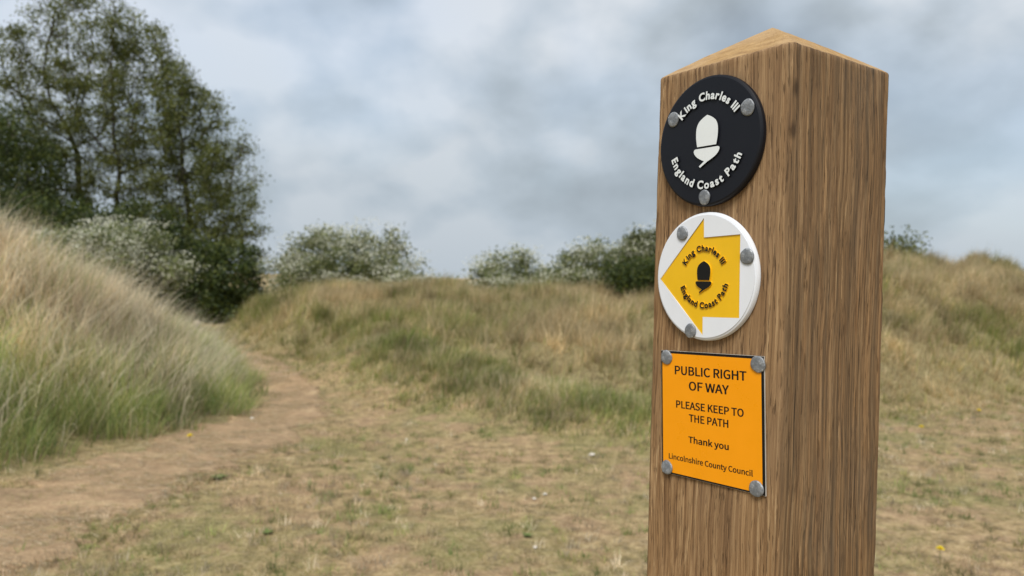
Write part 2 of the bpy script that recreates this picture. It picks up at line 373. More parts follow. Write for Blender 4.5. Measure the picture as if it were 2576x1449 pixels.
# ------------------------------------------------------------------ trees and shrubs
def tube_mesh(P, parent, rad, name, sides=5):
    V = []; F = []
    ring = np.linspace(0, 2*np.pi, sides, endpoint=False)
    kids = [i for i in range(len(P)) if parent[i] >= 0]
    vo = 0
    for i in kids:
        a, b = P[parent[i]], P[i]; d = b-a; L = np.linalg.norm(d)
        if L < 1e-6: continue
        d = d/L; s = np.cross(d, (0.31, .9, .17)); s /= np.linalg.norm(s); t = np.cross(d, s)
        c = np.cos(ring)[:, None]*s+np.sin(ring)[:, None]*t
        ra = min(rad[parent[i]], rad[i]*1.35)
        V.append(a-d*ra*.3+c*ra); V.append(b+c*rad[i])
        for k in range(sides):
            k2 = (k+1) % sides; F.append((vo+k, vo+k2, vo+sides+k2, vo+sides+k))
        vo += 2*sides
    return mesh_np(name, np.concatenate(V), np.array(F))
def colonise(roots, attract, step, infl, kill, iters=140, up=.12):
    """branches grown towards points spread through the crown; roots: list of stem polylines"""
    P = []; par = []
    for line in roots:
        prev = -1
        for q in line:
            P.append(np.array(q, float)); par.append(prev); prev = len(P)-1
    A = attract.copy(); near = np.full(len(A), 1e9); who = np.zeros(len(A), int); done = 0
    for it in range(iters):
        for j in range(done, len(P)):
            d = np.linalg.norm(A-P[j], axis=1); b = d < near; near[b] = d[b]; who[b] = j
        done = len(P)
        k = near > kill; A, near, who = A[k], near[k], who[k]
        if len(A) < 3: break
        act = near < infl
        if not act.any(): break
        for j in np.unique(who[act]):
            s = act & (who == j); v = A[s]-P[j]; v = (v/np.linalg.norm(v, axis=1)[:, None]).sum(0)
            v = v/max(np.linalg.norm(v), 1e-6)+np.array([0, 0, up])+rng.normal(0, .16, 3); v /= np.linalg.norm(v)
            P.append(P[j]+v*step); par.append(j)
    return np.array(P), np.array(par)
def radii(P, par, tip, expo=2.4):
    r_ = np.zeros(len(P)); acc = np.zeros(len(P))
    for i in range(len(P)-1, -1, -1):
        v = acc[i] if acc[i] > 0 else tip**expo
        r_[i] = v**(1/expo)
        if par[i] >= 0: acc[par[i]] += v
    return r_
def in_ellipsoids(E, n, shell=0.0):
    """points in a union of ellipsoids (cx,cy,cz,rx,ry,rz); shell > 0 pushes them to the outside"""
    out = []; vol = np.array([e[3]*e[4]*e[5] for e in E]); cnt = (n*vol/vol.sum()).astype(int)+1
    for e, c in zip(E, cnt):
        v = rng.normal(size=(c, 3)); v /= np.linalg.norm(v, axis=1)[:, None]
        rr = rng.random(c)**(1/3); rr = shell*(.75+.25*rr)+(1-shell)*rr
        out.append(np.array(e[:3])+v*rr[:, None]*np.array(e[3:]))
    return np.concatenate(out)
def leaf_quads(C, size, cols, name, droop=.0):
    """one folded rhombic leaf at every point of C"""
    n = len(C); d = rng.normal(size=(n, 3)); d[:, 2] -= droop; d /= np.linalg.norm(d, axis=1)[:, None]
    w = np.cross(d, rng.normal(size=(n, 3))); w /= np.linalg.norm(w, axis=1)[:, None]; nn = np.cross(d, w)
    s = size[:, None]
    V = np.stack([C-d*s*.5, C+w*s*.33+nn*s*.10, C+d*s*.5, C-w*s*.33+nn*s*.10], 1).reshape(-1, 3)
    o = (np.arange(n)*4)[:, None]
    F = np.concatenate([o+np.array([[0, 1, 2]]), o+np.array([[0, 2, 3]])], 0)
    return mesh_np(name, V, F, np.repeat(cols, 4, 0))
def mat_bark(name, c1, c2):
    m, t = material(name); p = obj_coord(t)
    n = t.noise(t.vmath('MULTIPLY', p, (1, 1, .25)), 18, 5, .6)
    finish(t, t.ramp(n, [(.3, c1), (.7, c2)]), .9, n, bump_strength=.6, bump_dist=.02, spec=.2); return m
M_BARK = mat_bark("grey_bark", (.05, .043, .033), (.12, .105, .08))
LEAF_D = [(.060, .085, .022), (.08, .105, .026), (.048, .068, .02), (.105, .125, .022), (.042, .062, .024)]
LEAF_T = [(.145, .165, .042), (.115, .14, .036), (.185, .20, .056), (.08, .10, .028), (.16, .17, .04)]
LEAF_H = [(.20, .225, .085), (.15, .175, .06), (.25, .26, .11), (.11, .14, .05)]
PETAL = [(.80, .79, .66), (.72, .72, .58), (.84, .83, .74), (.58, .59, .43)]

def woody(name, label, cat, loc, E, stems, n_attr, leaf_n, leaf_size, cols, group=None, blossom=0, step=.25, infl=2.2, kill=.45, tip=.007, spread=.20, shell=.25, leaf_on=.03, petal_zone=.35, clumps=0, clump_r=.4):
    """E and stems are relative to loc (the foot of the plant)"""
    root = empty(name, loc); tag(root, label, cat, group)
    A = in_ellipsoids(E, n_attr, shell)
    P, par = colonise(stems, A, step, infl, kill)
    rad = radii(P, par, tip)
    obj("trunk", tube_mesh(P, par, rad, name+"_trunk"), M_BARK, root)
    tw = np.where(rad < leaf_on)[0]
    # clump weights: some twigs carry much, some little
    wgt = rng.random(len(tw))**1.5+.08
    if clumps:
        cc = P[rng.choice(tw, clumps)]; dmin = np.min(np.linalg.norm(P[tw][:, None]-cc[None], axis=2), axis=1)
        wgt *= np.exp(-(dmin/clump_r)**2)+.02
    i = rng.choice(tw, leaf_n, p=wgt/wgt.sum())
    C = P[i]+rng.normal(0, spread, (leaf_n, 3))*np.array([1, 1, .75])
    tone = (.75+.5*rng.random(len(P)))[i][:, None]
    cc = pick(cols, [1]*len(cols), leaf_n)*tone
    obj("crown", leaf_quads(C, rng.uniform(*leaf_size, leaf_n), cc, name+"_crown", .4), M_LEAF, root)
    if blossom:
        # sprays of blossom on the outer twigs
        c0 = P.mean(0); ext = np.linalg.norm((P-c0)/np.maximum(P.max(0)-c0, .1), axis=1)
        out = np.where((rad < leaf_on) & (ext > np.quantile(ext, petal_zone)))[0]
        nc = blossom//24; j = rng.choice(out, nc)
        ctr = P[j]+rng.normal(0, spread*.9, (nc, 3))+np.array([0, 0, spread*.25])
        Q = np.repeat(ctr, 24, 0)+rng.normal(0, .07, (nc*24, 3))*np.array([1.5, 1.5, .5])
        obj("blossom", leaf_quads(Q, rng.uniform(.022, .045, len(Q)), pick(PETAL, [1]*4, len(Q)), name+"_blossom"), M_PETAL, root)
    return root
def P2(px, py, Y):
    """metres across and up at distance Y for a place in the photograph (2576 wide)"""
    return (px-1288)/HORF*Y, HC+(700+.0228*(px-1288)-py)/HORF*Y
def ell(px, py, rx, ry, Y, loc, depth=None):
    x, z = P2(px, py, Y); k = Y/HORF
    return (x-loc[0], Y-loc[1], z-loc[2], rx*k, depth or (rx*k*.9), ry*k)
def stem_line(pts, loc): return [np.array(q)-np.array(loc) for q in pts]

# the big open tree left of the path
def big_tree():
    Y = 22; x0, _ = P2(360, 700, Y); loc = (x0, Y, hz(x0, Y))
    E = [ell(215, 205, 235, 235, Y, loc, 1.7), ell(430, 425, 215, 205, Y, loc, 1.7), ell(545, 600, 138, 140, Y, loc, 1.6), ell(60, 420, 190, 170, Y, loc, 1.5), ell(350, 280, 170, 160, Y, loc, 1.7), ell(470, 640, 170, 120, Y, loc, 1.6), ell(500, 500, 130, 150, Y, loc, 1.5)]
    def st(*q): return [np.array((P2(a, b, Y)[0]-loc[0], dy, P2(a, b, Y)[1]-loc[2])) for a, b, dy in q]
    base = np.array((0, 0, -.2))
    stems = [[base]+st((345, 760, 0), (325, 650, -.1), (305, 570, -.2), (300, 500, -.25), (310, 430, -.3)),
             [base+.15]+st((400, 760, .1), (440, 670, .2), (465, 590, .3), (455, 510, .35), (440, 430, .4)),
             [base-.1]+st((330, 770, .2), (250, 660, .4), (200, 560, .6), (160, 470, .7), (150, 380, .8)),
             [base]+st((390, 780, -.1), (480, 720, -.2), (545, 660, -.3), (570, 600, -.3))]
    woody("broadleaf_tree", "tall open crowned tree with many stems left of the path", "tree", loc, E, stems, 3700, 108000, (.05, .09), LEAF_T, clumps=860, clump_r=.33, tip=.010, spread=.16, kill=.34, infl=2.4, step=.24, shell=.3, leaf_on=.026)
big_tree()
def dense_tree():
    Y = 19.5; x0, _ = P2(-80, 700, Y); loc = (x0, Y, hz(x0, Y))
    E = [ell(-60, 420, 190, 190, Y, loc, 2), ell(60, 520, 150, 120, Y, loc, 1.6), ell(-180, 560, 200, 150, Y, loc, 2)]
    stems = [[np.array((0, 0, -.2)), np.array((.1, 0, 1.0)), np.array((.2, 0, 1.9))], [np.array((.2, .1, -.2)), np.array((.6, .2, .8)), np.array((.95, .2, 1.5))]]
    woody("dense_tree", "dark dense tree cut off by the left edge of the photograph", "tree", loc, E, stems, 800, 36000, (.06, .11), LEAF_D, tip=.009, spread=.24, kill=.5)
dense_tree()
def shrub(name, label, px, py, rx, ry, Y, cols, leaf_n, blossom=0, group=None, extra=(), cat="shrub", size=(.05, .09), n_attr=380, depth=None, spread=.15, **kw):
    x0, _ = P2(px, 700, Y); loc = (x0, Y, hz(x0, Y))
    E = [ell(px, py, rx, ry, Y, loc, depth)]+[ell(a, b, c, d, Y+e, loc) for a, b, c, d, e in extra]
    zt = E[0][2]
    stems = []
    for k in range(5):
        a = k*1.26+.4; s = np.array((math.cos(a), math.sin(a), 0))
        stems.append([s*.06+np.array((0, 0, -.15)), s*.18+np.array((0, 0, max(zt*.35, .15))), s*.4+np.array((0, 0, max(zt*.7, .35)))])
    return woody(name, label, cat, loc, E, stems, n_attr, leaf_n, size, cols, group, blossom, step=.16, infl=1.6, kill=.3, tip=.005, spread=spread, leaf_on=.02, **kw)
HG = "hawthorn bushes in white blossom"
shrub("dark_shrub", "dark green shrub under the big tree where the path bends", 530, 740, 140, 130, 17.5, LEAF_D, 22000, extra=[(590, 690, 75, 110, .5), (420, 660, 120, 90, 1.2)], size=(.06, .11))
shrub("dark_shrub", "dark green undergrowth behind the white hawthorn on the left dune", 190, 610, 260, 110, 17, LEAF_D, 24000, extra=[(350, 600, 120, 100, .6), (20, 560, 140, 110, .4)], size=(.06, .11), n_attr=600)
shrub("hawthorn_bush", "white blossomed hawthorn below the big tree behind the left dune", 270, 670, 160, 100, 13.5, LEAF_H, 16000, 19000, HG, extra=[(150, 640, 80, 50, 0), (320, 598, 70, 45, .2), (230, 590, 60, 40, .3), (400, 690, 70, 60, .2)], n_attr=520)
shrub("hawthorn_bush", "widest white blossomed hawthorn on the skyline, just right of the big tree", 870, 675, 180, 95, 18, LEAF_H, 22000, 26000, HG, n_attr=520, extra=[(790, 625, 75, 50, 0), (850, 610, 40, 42, .3), (975, 628, 48, 55, 0), (1040, 690, 40, 55, .2), (700, 715, 75, 70, -.3), (900, 725, 240, 40, -.2)])
shrub("hawthorn_bush", "small round hawthorn standing alone on the middle of the skyline", 1275, 685, 92, 68, 19, LEAF_H, 8500, 11000, HG, n_attr=300, extra=[(1345, 690, 45, 40, 0), (1290, 650, 40, 38, .2), (1215, 700, 50, 30, 0), (1310, 722, 150, 28, -.2)])
shrub("hawthorn_bush", "grey green hawthorn on the skyline left of the post", 1480, 665, 76, 62, 18.5, LEAF_H, 9500, 10000, HG, n_attr=320, extra=[(1440, 640, 38, 36, 0), (1510, 632, 42, 38, .2), (1550, 668, 75, 56, .2), (1600, 700, 80, 40, 0), (1450, 715, 120, 34, -.2)])
shrub("hawthorn_bush", "yellowish blossomed hawthorn half hidden by the left edge of the post", 1635, 655, 85, 72, 16.5, [(.14, .16, .05), (.17, .18, .07), (.10, .13, .04)], 12000, 9000, HG, n_attr=320, extra=[(1590, 640, 45, 45, 0), (1690, 640, 60, 60, .3)])
shrub("dark_shrub", "low green shrub on the dune top at the left edge of the post", 1610, 720, 85, 55, 12.5, LEAF_D, 9000, n_attr=260, size=(.04, .07))
shrub("green_shrub", "green shrub tips showing over the dune right of the post", 2246, 688, 30, 28, 15, LEAF_T, 3200, n_attr=140, size=(.05, .08), extra=[(2312, 676, 16, 18, 0)])

# ------------------------------------------------------------------ the post
YAW = R(-55.0617); W = .10
PC = (0.16089, 0.48130); ZT = HC+.13226; APEX = .0300
def mat_wood():
    m, t = material("oak_post_side"); p = obj_coord(t)
    sep = t.node("ShaderNodeSeparateXYZ", {0: p}, None)
    # grain wanders a little sideways on the way up
    wob = t.noise(t.vmath('MULTIPLY', p, (3, 3, 1.6)), 4, 2, .5, 0, 1)
    q = t.vmath('ADD', p, t.vmath('MULTIPLY', t.vmath('SUBTRACT', wob, (.5, .5, .5)), (.016, .016, 0)))
    fibre = t.noise(t.vmath('MULTIPLY', q, (1, 1, .018)), 1100, 4, .6)
    band = t.noise(t.vmath('MULTIPLY', q, (1, 1, .010)), 520, 5, .66)
    broad = t.noise(t.vmath('MULTIPLY', q, (1, 1, .12)), 34, 4, .55)
    blot = t.noise(t.vmath('MULTIPLY', p, (1, 1, .5)), 17, 4, .6)
    pore = t.noise(t.vmath('MULTIPLY', q, (1, 1, .07)), 1050, 2, .5)
    c = t.ramp(band, [(.31, (.095, .048, .020)), (.43, (.225, .128, .058)), (.55, (.345, .212, .102)), (.68, (.50, .335, .178))])
    c = t.mix(t.mapr(fibre, .40, .64, .0, .5), c, (.165, .092, .042))
    c = t.mix(t.mapr(broad, .42, .68, 0, .4), c, (.29, .195, .115))
    c = t.mix(t.mapr(pore, .59, .69, 0, .62), c, (.060, .032, .015))
    # warm ochre streaks low on the sign face
    st = t.math('MULTIPLY', t.mapr(sep.outputs[2], 1.0, .90), t.mapr(blot, .38, .58))
    c = t.mix(t.math('MULTIPLY', st, .5), c, (.42, .215, .06))
    # the weathered side has long dark checks
    side = t.mapr(sep.outputs[0], .0455, .0495)
    dark = t.mapr(t.noise(t.vmath('MULTIPLY', q, (1, 1, .013)), 300, 5, .74), .44, .60)
    dk = t.math('MULTIPLY', t.math('MULTIPLY', dark, side), t.mapr(blot, .30, .60, .55, 1))
    c = t.mix(t.math('ADD', t.math('MULTIPLY', dk, .66), t.math('MULTIPLY', side, .06)), c, (.070, .050, .031))
    crack = t.mapr(t.noise(t.vmath('MULTIPLY', q, (1, 1, .006)), 330, 3, .6), .655, .70)
    ck = t.math('MULTIPLY', crack, t.math('ADD', t.math('MULTIPLY', side, .8), .12))
    c = t.mix(t.math('MULTIPLY', ck, .95), c, (.018, .012, .008))
    # two small knots by the near arris
    for ky, kz in ((-.046, ZT-.024), (-.0475, ZT-.047), (-.030, ZT-.30)):
        dv = t.vmath('MULTIPLY', t.vmath('SUBTRACT', p, (.05, ky, kz)), (1, 1, .45))
        kd = t.node("ShaderNodeVectorMath", {0: t.vmath('ADD', dv, t.vmath('MULTIPLY', t.vmath('SUBTRACT', wob, (.5, .5, .5)), (.002, .002, .002)))}, 1, operation='LENGTH')
        c = t.mix(t.mapr(kd, .0030, .0010, 0, .75), c, (.045, .026, .014))
    grey = t.math('MULTIPLY', t.mapr(blot, .52, .72), .35)
    c = t.mix(grey, c, (.165, .13, .095))
    h = t.math('SUBTRACT', t.math('ADD', t.math('MULTIPLY', fibre, .5), t.math('MULTIPLY', band, .6)), t.math('ADD', t.math('MULTIPLY', ck, .9), t.math('MULTIPLY', t.mapr(pore, .6, .7), .35)))
    finish(t, c, .78, h, bump_strength=.75, bump_dist=.0012, spec=.22); return m
def mat_endgrain():
    m, t = material("fresh_sawn_wood"); p = obj_coord(t)
    n1 = t.noise(t.vmath('MULTIPLY', p, (.35, 1, 1)), 240, 4, .6); n2 = t.noise(p, 1300, 3, .6); n3 = t.noise(p, 30, 3, .5)
    saw = t.noise(t.vmath('MULTIPLY', p, (.04, 1.0, 1.0)), 420, 2, .5)
    c = t.ramp(n1, [(.3, (.28, .165, .07)), (.55, (.42, .27, .12)), (.75, (.52, .35, .17))])
    c = t.mix(t.mapr(n2, .45, .68, 0, .5), c, (.30, .18, .085)); c = t.mix(t.mapr(n3, .4, .7, 0, .4), c, (.50, .36, .22))
    finish(t, c, .85, t.math('ADD', n2, saw), bump_strength=.5, bump_dist=.0008, spec=.2); return m
M_WOOD, M_END = mat_wood(), mat_endgrain()
def perimeter():
    rc = [.0030, .0036, .0030, .0030]; hw = W/2; pts = []
    # corners counter-clockwise from front-left (-,-): front side first
    cs = [(-hw, -hw, 180), (hw, -hw, 270), (hw, hw, 0), (-hw, hw, 90)]
    nside = [120, 230, 20, 20]
    for i, (cx, cy, a0) in enumerate(cs):
        rr = rc[i]; ox = cx+(rr if cx < 0 else -rr); oy = cy+(rr if cy < 0 else -rr)
        for k in range(7):
            a = R(a0+90*k/6); pts.append((ox+rr*math.cos(a), oy+rr*math.sin(a), math.cos(a), math.sin(a), i))
        nx, ny, _ = cs[(i+1) % 4]; r3 = rc[(i+1) % 4]
        ex = nx+(r3 if nx < 0 else -r3); ey = ny+(r3 if ny < 0 else -r3); a = R(a0+90)
        sx, sy = ox+rr*math.cos(a), oy+rr*math.sin(a); fx, fy = ex+r3*math.cos(a), ey+r3*math.sin(a)
        for k in range(1, nside[i]):
            q = k/nside[i]; pts.append((sx+(fx-sx)*q, sy+(fy-sy)*q, math.cos(a), math.sin(a), i))
    return np.array(pts)
PER = perimeter()
def post_disp(x, y, nx, ny, z):
    s = x*nx*0+(x*(-ny)+y*nx)                      # position along the side
    fine = vnoise(s*700+nx*91, z*14+ny*37, 1.0)-.5
    mid_ = vnoise(s*160+nx*55, z*5+ny*19, 1.0)-.5
    slow = vnoise(s*25+nx*13, z*7+ny*11, 1.0)-.5
    right = np.clip(nx, 0, 1)
    g_ = vnoise(s*330+7, z*2.2, 1.0); groove = np.clip((g_-.74)/.2, 0, 1)*right
    d = fine*.00022+mid_*.0003*(1+right)+slow*.0007-groove*.0011
    # drying cracks on the weathered side: place across it, lower and upper end, depth (metres)
    for cy, za, zb, dep in CRACKS:
        yy = cy+.0009*np.sin(z*23+cy*900)+.0006*np.sin(z*71+cy*300)
        along = np.clip((z-za)/.03, 0, 1)*np.clip((zb-z)/.03, 0, 1)
        d = d-dep*along*np.clip(1-np.abs(y-yy)/.00075, 0, 1)*(nx > .9)
    # worn and chipped arrises
    arris = 1-np.clip(np.abs(np.abs(nx)-np.abs(ny))/.9, 0, 1)
    d = d-arris*np.clip(vnoise(z*90+nx*7, z*11+ny*5, 1.0)-.55, 0, 1)*.0032
    return d
CRACKS = [(-.012, .60, 1.10, .0022), (.004, .92, 1.20, .0020), (.0135, .55, .98, .0024), (.020, 1.00, 1.26, .0016), (-.026, .70, 1.02, .0018), (.031, .62, 1.15, .0018), (-.002, .55, .93, .0016), (-.034, 1.02, 1.25, .0014), (.0255, .58, .93, .0016)]
def build_post():
    root = empty("waymarker_post", (PC[0], PC[1], hz(*PC)), (0, 0, YAW)); z0 = root.location.z
    tag(root, "square wooden waymarker post with pointed top carrying the signs", "post")
    top = ZT-z0
    zs = np.concatenate([np.linspace(-.25, top-.50, 12, endpoint=False), np.linspace(top-.50, top-.0016, 200), [top-.0008, top-.0002]])
    inset = np.zeros(len(zs)); inset[-2] = .0004; inset[-1] = .0011
    x, y, nx, ny = PER[:, 0], PER[:, 1], PER[:, 2], PER[:, 3]; n = len(x)
    V = []
    for z, ins in zip(zs, inset):
        d = post_disp(x, y, nx, ny, np.full(n, z))-ins
        xx = x+nx*d; yy = y+ny*d
        # the far left arris tapers in slightly near the top, as planed
        t_ = sstep(top-.11, top, np.array(z))*.0014
        xx = xx+np.where(x < 0, t_*(-x/(W/2)), 0)
        V.append(np.stack([xx, yy, np.full(n, z)], -1))
    V = np.concatenate(V); I = np.arange(len(V)).reshape(len(zs), n)
    J = np.roll(I, -1, 1)
    F = np.stack([I[:-1], J[:-1], J[1:], I[1:]], -1).reshape(-1, 4)
    obj("shaft", mesh_np("post_shaft", V, F), M_WOOD, root, smooth=True)
    # pointed top: four sloping sawn faces
    lv = 16; T = []; last = V[-n:]
    for k in range(lv):
        t_ = k/lv
        p = last.copy(); p[:, 0] *= (1-t_); p[:, 1] *= (1-t_)
        p[:, 2] = top+APEX*t_+(vnoise(p[:, 0]*900, p[:, 1]*900, 1.0)-.5)*.0005*(0 < k)+(-.0002 if k == 0 else 0)+.0006*math.sin(math.pi*t_)
        T.append(p)
    T = np.concatenate(T); I = np.arange(len(T)).reshape(lv, n); J = np.roll(I, -1, 1)
    F = list(map(tuple, np.stack([I[:-1], J[:-1], J[1:], I[1:]], -1).reshape(-1, 4)))
    a = len(T); T = np.vstack([T, [(0, 0, top+APEX)]])
    me = bpy.data.meshes.new("post_top"); me.from_pydata(T.tolist(), [], F+[(int(i), int(j), a) for i, j in zip(I[-1], J[-1])])
    o = obj("pointed_top", me, M_END, root); tag(o, "freshly sawn paler four sided top")
build_post()
for m_ in ("post_shaft",): pass

# ------------------------------------------------------------------ signs on the post
def face_point(uu, vv, off=0.0):
    """world point of the sign face: uu mm from its left arris, vv mm above its top edge"""
    x = uu/1000-W/2; y = -W/2-off; c, s = math.cos(YAW), math.sin(YAW)
    return (PC[0]+x*c-y*s, PC[1]+x*s+y*c, ZT+vv/1000)
def plain(name, col, rough=.45, spec=.5, bump_s=0.0, var=.06):
    m, t = material(name); p = obj_coord(t)
    n = t.noise(p, 60, 4, .6); k = t.noise(p, 1800, 2, .5)
    a = tuple(v*(1-var) for v in col); b = tuple(min(v*(1+var), 1) for v in col)
    finish(t, t.ramp(n, [(.3, a), (.7, b)]), t.mapr(n, .3, .7, rough-.05, rough+.06), k, bump_strength=bump_s, bump_dist=.0002, spec=spec); return m
M_BLACK = plain("black_plastic", (.006, .007, .0115), .45, .3, .12)
M_WHITE = plain("white_plastic", (.74, .77, .82), .38, .5, .06, .02)
M_CREAM = plain("white_print", (.74, .78, .79), .45, .4, .05, .02)
M_YELLOW = plain("yellow_plastic", (.80, .47, .006), .42, .45, .1, .03)
M_INK = plain("black_print", (.006, .0055, .0055), .45, .3)
M_ORANGE = plain("orange_plate", (.90, .33, .001), .30, .5, .03, .02)
M_BORDER = plain("black_border", (.006, .006, .0065), .4, .3)
M_EDGE = plain("plate_edge", (.50, .47, .42), .5)
def mat_zinc():
    m, t = material("galvanised_zinc"); p = obj_coord(t)
    n = t.noise(p, 420, 5, .65); k = t.noise(p, 1500, 3, .6)
    c = t.ramp(n, [(.3, (.16, .175, .19)), (.5, (.235, .25, .27)), (.64, (.34, .36, .38)), (.72, (.70, .71, .72))])
    finish(t, c, t.mapr(k, .3, .7, .36, .62), t.math('ADD', n, t.math('MULTIPLY', k, .4)), metallic=.45, bump_strength=.7, bump_dist=.0006); return m
M_ZINC = mat_zinc()

def curve_mesh(cu, name):
    o = bpy.data.objects.new("tmp", cu); COL.objects.link(o)
    dg = bpy.context.evaluated_depsgraph_get(); me = bpy.data.meshes.new_from_object(o.evaluated_get(dg)); me.name = name
    bpy.data.objects.remove(o); return me
import os
def grotesque():
    """the sans face that ships with Blender, or the built-in one"""
    try: return bpy.data.fonts.load(os.path.join(bpy.utils.system_resource('DATAFILES'), "fonts", "Noto Sans CJK Regular.woff2"))
    except Exception: return None
SANS = grotesque()
def text_mesh(s, size, extrude=0.0, offset=0.0, name="text", font=None):
    cu = bpy.data.curves.new(name, 'FONT'); cu.body = s
    if font: cu.font = font
    cu.size = size; cu.size = size; cu.extrude = extrude; cu.offset = offset; cu.resolution_u = 4
    me = curve_mesh(cu, name); bpy.data.curves.remove(cu); return me
def co(me):
    a = np.zeros(len(me.vertices)*3, np.float32); me.vertices.foreach_get("co", a); return a.reshape(-1, 3)
CAP = (lambda c: c[:, 1].max()-c[:, 1].min())(co(text_mesh("H", 1.0)))
CAPS = (lambda c: c[:, 1].max()-c[:, 1].min())(co(text_mesh("H", 1.0, font=SANS)))
def outline_prism(pts, z0, z1, name, bevel=0.0):
    bm = bmesh.new(); vs = [bm.verts.new((x, y, z1)) for x, y in pts]; f_ = bm.faces.new(vs)
    if f_.normal.z < 0: f_.normal_flip()
    bm.normal_update()
    r_ = bmesh.ops.extrude_face_region(bm, geom=[f_]); nv = [e for e in r_["geom"] if isinstance(e, bmesh.types.BMVert)]
    for v in nv: v.co.z = z0
    bmesh.ops.recalc_face_normals(bm, faces=bm.faces)
    if bevel:
        ed = [e for e in bm.edges if all(abs(v.co.z-z1) < 1e-7 for v in e.verts)]
        bmesh.ops.bevel(bm, geom=ed, offset=bevel, segments=2, profile=.5, affect='EDGES')
    me = bpy.data.meshes.new(name); bm.to_mesh(me); bm.free(); return me
def join_meshes(parts, name, mats):
    """parts: (mesh, material slot) joined to one mesh"""
    bm = bmesh.new()
    for me, slot in parts:
        k = len(bm.faces); bm.from_mesh(me); bm.faces.ensure_lookup_table()
        for f_ in bm.faces[k:]: f_.material_index = slot
    out = bpy.data.meshes.new(name); bm.to_mesh(out); bm.free()
    for m_ in mats: out.materials.append(m_)
    return out
def catmull(pts, n=6):
    pts = np.array(pts, float); out = []
    for i in range(len(pts)-1):
        p0, p1, p2, p3 = pts[max(i-1, 0)], pts[i], pts[i+1], pts[min(i+2, len(pts)-1)]
        for t in np.linspace(0, 1, n, endpoint=False):
            out.append(.5*((2*p1)+(-p0+p2)*t+(2*p0-5*p1+4*p2-p3)*t*t+(-p0+3*p1-3*p2+p3)*t**3))
    out.append(pts[-1]); return [tuple(q) for q in out]
def lathe(profile, seg, name, wob=0.0, seed=0):
    """closed solid of revolution about z from (radius, z) points, bottom to top"""
    V = []; F = []; m = len(profile)
    rr = np.random.default_rng(seed); ph = rr.uniform(0, 6.28, 4)
    for k in range(seg):
        a = 2*math.pi*k/seg; w_ = 1+wob*(math.sin(2*a+ph[0])+.6*math.sin(3*a+ph[1])+.4*math.sin(5*a+ph[2]))
        for (q, z) in profile: V.append((q*w_*math.cos(a), q*w_*math.sin(a), z))
    for k in range(seg):
        k2 = (k+1) % seg
        for i in range(m-1): F.append((k*m+i, k2*m+i, k2*m+i+1, k*m+i+1))
    F.append(tuple(k*m for k in range(seg))[::-1]); F.append(tuple(k*m+m-1 for k in range(seg)))
    me = bpy.data.meshes.new(name); me.from_pydata(V, [], F); return me
NAILS = [lathe([(.0040, -.0005), (.0045, .0002), (.0046, .0006), (.0044, .00095), (.0038, .00115), (.0026, .0012), (.0017, .00135), (.0008, .0012), (.0003, .0013)], 32, "nail_head", .03, s) for s in range(4)]
nail_i = [0]
def nail(parent, x, y, z, s=1.0):
    k = nail_i[0]; nail_i[0] += 1
    o = obj("nail", NAILS[k % 4], M_ZINC, parent, (x, y, z), (random.uniform(-.06, .06), random.uniform(-.06, .06), random.uniform(0, 6.28)), True); o.scale = (s, s, 1)
def letter_mesh(ch, cap, mats, z0, rise, bold, skirt):
    size = cap/CAP
    def layer(off, za, zb):
        me = text_mesh(ch, size, .5, off); c = co(me); c[:, 2] = np.where(c[:, 2] > 0, zb, za); me.vertices.foreach_set("co", c.ravel()); return me
    a = layer(bold+skirt, z0-.0002, z0+rise); b = layer(bold, z0+rise-.0002, z0+rise+.00008)
    return join_meshes([(a, 0), (b, 1)], "letter", mats)
def arc_text(parent, s, cap, r_base, a0, a1, mats, z0, rise, bold, skirt, inward=False):
    """letters on an arc from angle a0 to a1 (degrees); inward: tops point to the centre"""
    ms = []; ws = []
    for ch in s:
        if ch == " ": ms.append(None); ws.append(cap*.42); continue
        me = letter_mesh(ch, cap, mats, z0, rise, bold, skirt); c = co(me); ms.append((me, (c[:, 0].min()+c[:, 0].max())/2)); ws.append(c[:, 0].max()-c[:, 0].min())
    span = abs(R(a1-a0)); rm = r_base+(cap*.35 if not inward else -cap*.35)
    L = span*rm; gap = (L-sum(ws))/(len(s)-1); pos = 0
    for m_, w_ in zip(ms, ws):
        a = R(a0)+(1 if a1 > a0 else -1)*(pos+w_/2)/rm; pos += w_+gap
        if m_ is None: continue
        me, cx = m_; c = co(me); c[:, 0] -= cx; me.vertices.foreach_set("co", c.ravel())
        o = bpy.data.objects.new("letter", me); COL.objects.link(o); o.parent = parent
        o.location = (r_base*math.cos(a), r_base*math.sin(a), 0); o.rotation_euler = (0, 0, a-math.pi/2 if not inward else a+math.pi/2)
